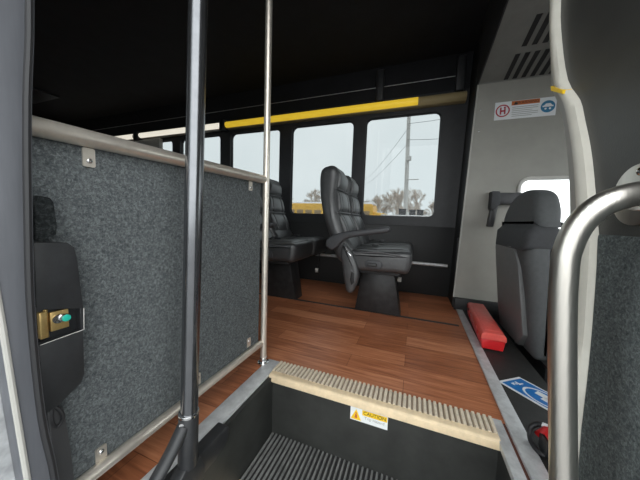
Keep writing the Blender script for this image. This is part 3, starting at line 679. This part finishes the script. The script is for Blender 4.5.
# bracket arms and the thin seam line above the windows
for x, lab in ((-.345, 'dark upright bracket above the light strip, between two windows'), (.265, 'dark upright bracket above the light strip, at the cab end')):
    f = MB(); f.prism([(FARY-.0005, 1.63), (FARY-.045, 1.64), (FARY-.05, 1.88), (FARY-.03, 1.90), (FARY-.0005, 1.90)], 'x', x-.032, x+.032)
    tag(f.build('wall_bracket', 'charcoal', bevel=.01), lab, 'bracket')
f = MB(); f.tube([(-4.9, FARY-.004, 1.764), (.24, FARY-.004, 1.764)], .0025, 6); struct(f.build('trim_10', 'alum'))
f = MB(); f.box((-4.5, 1.52, CEIL-.02), (-3.95, 1.74, CEIL)); tag(f.build('ceiling_hatch', 'rail_plastic', bevel=.006), 'dark grey rectangular hatch on the black ceiling at the rear', 'hatch')

# ------------------------------------------------------------ outside
GZ = -.9
f = MB(); f.box((-150, -60, GZ-.2), (90, 150, GZ)); struct(f.build('ground', 'ground', smooth=False))
# school bus
t = empty('school_bus', (-7, 21, GZ), 'yellow school bus with white roof parked outside the windows', 'bus')
x0, x1, y0, y1 = -10.9, -3.1, 20, 22.4
GB = GZ+.1; f = MB(); f.prism([(x0, GZ+.5), (x1, GZ+.5), (x1, GZ+2.6), (x1-.1, GZ+2.85), (x0+.1, GZ+2.85), (x0, GZ+2.7)], 'y', y0, y1); f.build('body', 'bus_yellow', t, bevel=.05)
f = MB(); f.prism([(y0, GZ+2.80), (y1, GZ+2.80), (y1-.25, GZ+2.97), (y0+.7, GZ+3.03), (y0+.25, GZ+2.97)], 'x', x0+.05, x1-.02); f.build('roof', 'bus_white', t, bevel=.05)
f = MB(); f.prism([(x1-.05, GZ+.5), (x1+1.2, GZ+.5), (x1+1.35, GZ+1.5), (x1+1.0, GZ+2.1), (x1-.05, GZ+2.25)], 'y', y0+.15, y1-.15); f.build('hood', 'bus_yellow', t, bevel=.08)
for i in range(9):
    a = x0+.3+i*.83; f = MB(); f.box((a, y0-.02, GZ+1.85), (a+.60, y0+.03, GZ+2.3)); f.build('window', 'bus_window', t, bevel=.01)
for x in (x0+2.2, x1+.7):
    f = MB(); f.cyl((x, y0-.05, GZ+.5), (x, y0+.3, GZ+.5), .5, 20); f.build('wheel', 'tyre', t)
f = MB(); f.box((x0+.2, y0-.03, GZ+1.3), (x1-.1, y0, GZ+1.38)); f.box((x0+.2, y0-.03, GZ+.95), (x1-.1, y0, GZ+1.0)); f.build('rub_rail', 'tyre', t)
# white trailer with dark crates
t = empty('white_trailer', (.2, 15.6, GZ), 'white box trailer parked outside the window nearest the cab', 'trailer')
f = MB(); f.box((-1.85, 15, GZ+.5), (3.2, 17, 1.02)); f.build('trailer_box', 'bus_white', t, bevel=.04)
for x in (-1.2, 2.2):
    f = MB(); f.cyl((x, 14.95, GZ+.4), (x, 15.25, GZ+.4), .4, 18); f.build('wheel', 'tyre', t)
for x, s_, lab in ((-.68, .39, 'left and largest of three dark crates on the white trailer roof'), (-.13, .34, 'middle one of three dark crates on the white trailer roof'), (.29, .34, 'right one of three dark crates on the white trailer roof')):
    t = empty('dark_crate', (x, 15.5, 1.02), lab, 'crate', 'dark crates on the trailer')
    f = MB(); f.box((x-s_/2, 15.25, 1.02), (x+s_/2, 15.75, 1.02+s_*.8)); f.build('crate_body', 'charcoal', t, bevel=.03)
    f = MB(); f.box((x-s_/2-.02, 15.23, 1.02+s_*.8), (x+s_/2+.02, 15.77, 1.07+s_*.8)); f.build('crate_lid', 'ped', t, bevel=.01)
# utility pole and wires
t = empty('utility_pole', (-.53, 17.6, GZ), 'tall haze-pale utility pole outside the window nearest the cab', 'utility pole')
f = MB(); f.tube([(-.53, 17.6, GZ), (-.83, 17.6, 11)], [.15, .10], 14); f.build('pole', 'wood_pole', t)
f = MB(); f.box((-.72, 17.3, 4.6), (-.42, 17.5, 4.85)); f.box((-.62, 17.35, 3.35), (.1, 17.42, 3.40)); f.box((-1.6, 17.3, 8.9), (.1, 17.42, 9.05)); f.build('crossarm', 'wood_pole', t)
wires = [((-.74, 17.35, 6.6), (-12, 60, 10.2)), ((-.74, 17.35, 5.6), (-12, 60, 9.2)), ((-.74, 17.35, 6.9), (12, 15, 8.6)), ((-.74, 17.35, 5.9), (12, 15, 6.6))]
wl = ['upper thin wire running left from the utility pole', 'lower thin wire running left from the utility pole', 'upper thin wire running right from the utility pole', 'lower thin wire running right from the utility pole']
for (a, b), l in zip(wires, wl):
    a = Vector(a); b = Vector(b); f = MB(); f.tube([a.lerp(b, i/10)-Vector((0, 0, .6*4*(i/10)*(1-i/10))) for i in range(11)], .012, 5)
    tag(f.build('overhead_wire', 'ped'), l, 'wire', 'wires on the utility pole')
# bare trees
def branch(mb, p, d, l, r, dep):
    q = p+d*l
    mb.tube([p, q], [r, r*.7], 3 if dep < 3 else 5, caps=False)
    if dep == 0: return
    for k in range(3 if dep > 1 else 4):
        nd = (d+Vector((random.uniform(-.75, .75), random.uniform(-.75, .75), random.uniform(-.15, .5)))).normalized()
        branch(mb, p+d*l*random.uniform(.55, 1), nd, l*random.uniform(.62, .84), max(r*.62, .018), dep-1)
protos = []
for i in range(4):
    mb = MB(); branch(mb, Vector((0, 0, 0)), Vector((0, 0, 1)), 2.2, .15, 6); o = mb.build('bare_tree', 'bark', origin=(0, 0, 0)); protos.append(o)
spots = []
for i in range(72):
    x = 13-i*1.5+random.uniform(-.2, .2); y = (42, 52, 62, 72, 82)[(i*2) % 5]+random.uniform(-1.5, 1.5)
    spots.append((x, y))
for i, (x, y) in enumerate(spots):
    o = protos[i] if i < 4 else protos[i % 4].copy()
    if i >= 4: C.objects.link(o)
    s_ = random.uniform(.85, 1.05)*(1.15 if x > -4 else 1.15)
    o.location = (x, y, GZ); o.scale = (s_, s_, s_); o.rotation_euler = (0, 0, random.uniform(0, 6.28))
    w_ = 'nearest the cab' if x > -11.5 else ('behind the double seat' if x > -28 else 'toward the rear of the bus')
    tag(o, 'bare leafless tree on the horizon, seen through the windows '+w_, 'tree', 'bare trees seen through windows '+w_)

# ------------------------------------------------------------ sky, camera, view
wd = bpy.data.worlds.new('overcast'); bpy.context.scene.world = wd; wd.use_nodes = True
nt = wd.node_tree; bg = nt.nodes['Background']
tc = nt.nodes.new('ShaderNodeTexCoord'); n = nt.nodes.new('ShaderNodeTexNoise'); n.inputs['Scale'].default_value = 2.2; n.inputs['Detail'].default_value = 4
r = nt.nodes.new('ShaderNodeValToRGB'); r.color_ramp.elements[0].position = .3; r.color_ramp.elements[0].color = (.76, .80, .81, 1); r.color_ramp.elements[1].position = .75; r.color_ramp.elements[1].color = (.90, .92, .92, 1)
nt.links.new(tc.outputs['Generated'], n.inputs['Vector']); nt.links.new(n.outputs['Fac'], r.inputs[0]); nt.links.new(r.outputs[0], bg.inputs['Color'])
bg.inputs['Strength'].default_value = 2.0

cd = bpy.data.cameras.new('camera'); cam = bpy.data.objects.new('camera', cd); C.objects.link(cam)
cd.sensor_width = 36; cd.lens = 248.48/640*36; cd.clip_start = .02; cd.clip_end = 500
Rm = Matrix.Rotation(math.radians(20.536), 4, 'Z') @ Matrix.Rotation(math.radians(90-4.7815), 4, 'X') @ Matrix.Rotation(math.radians(2.0), 4, 'Z')
cam.matrix_world = Matrix.Translation((0, 0, .61)) @ Rm
sc = bpy.context.scene; sc.camera = cam
sc.view_settings.view_transform = 'Standard'; sc.view_settings.look = 'None'; sc.view_settings.gamma = 1; sc.view_settings.use_curve_mapping = False
sc.view_settings.exposure = 1.15
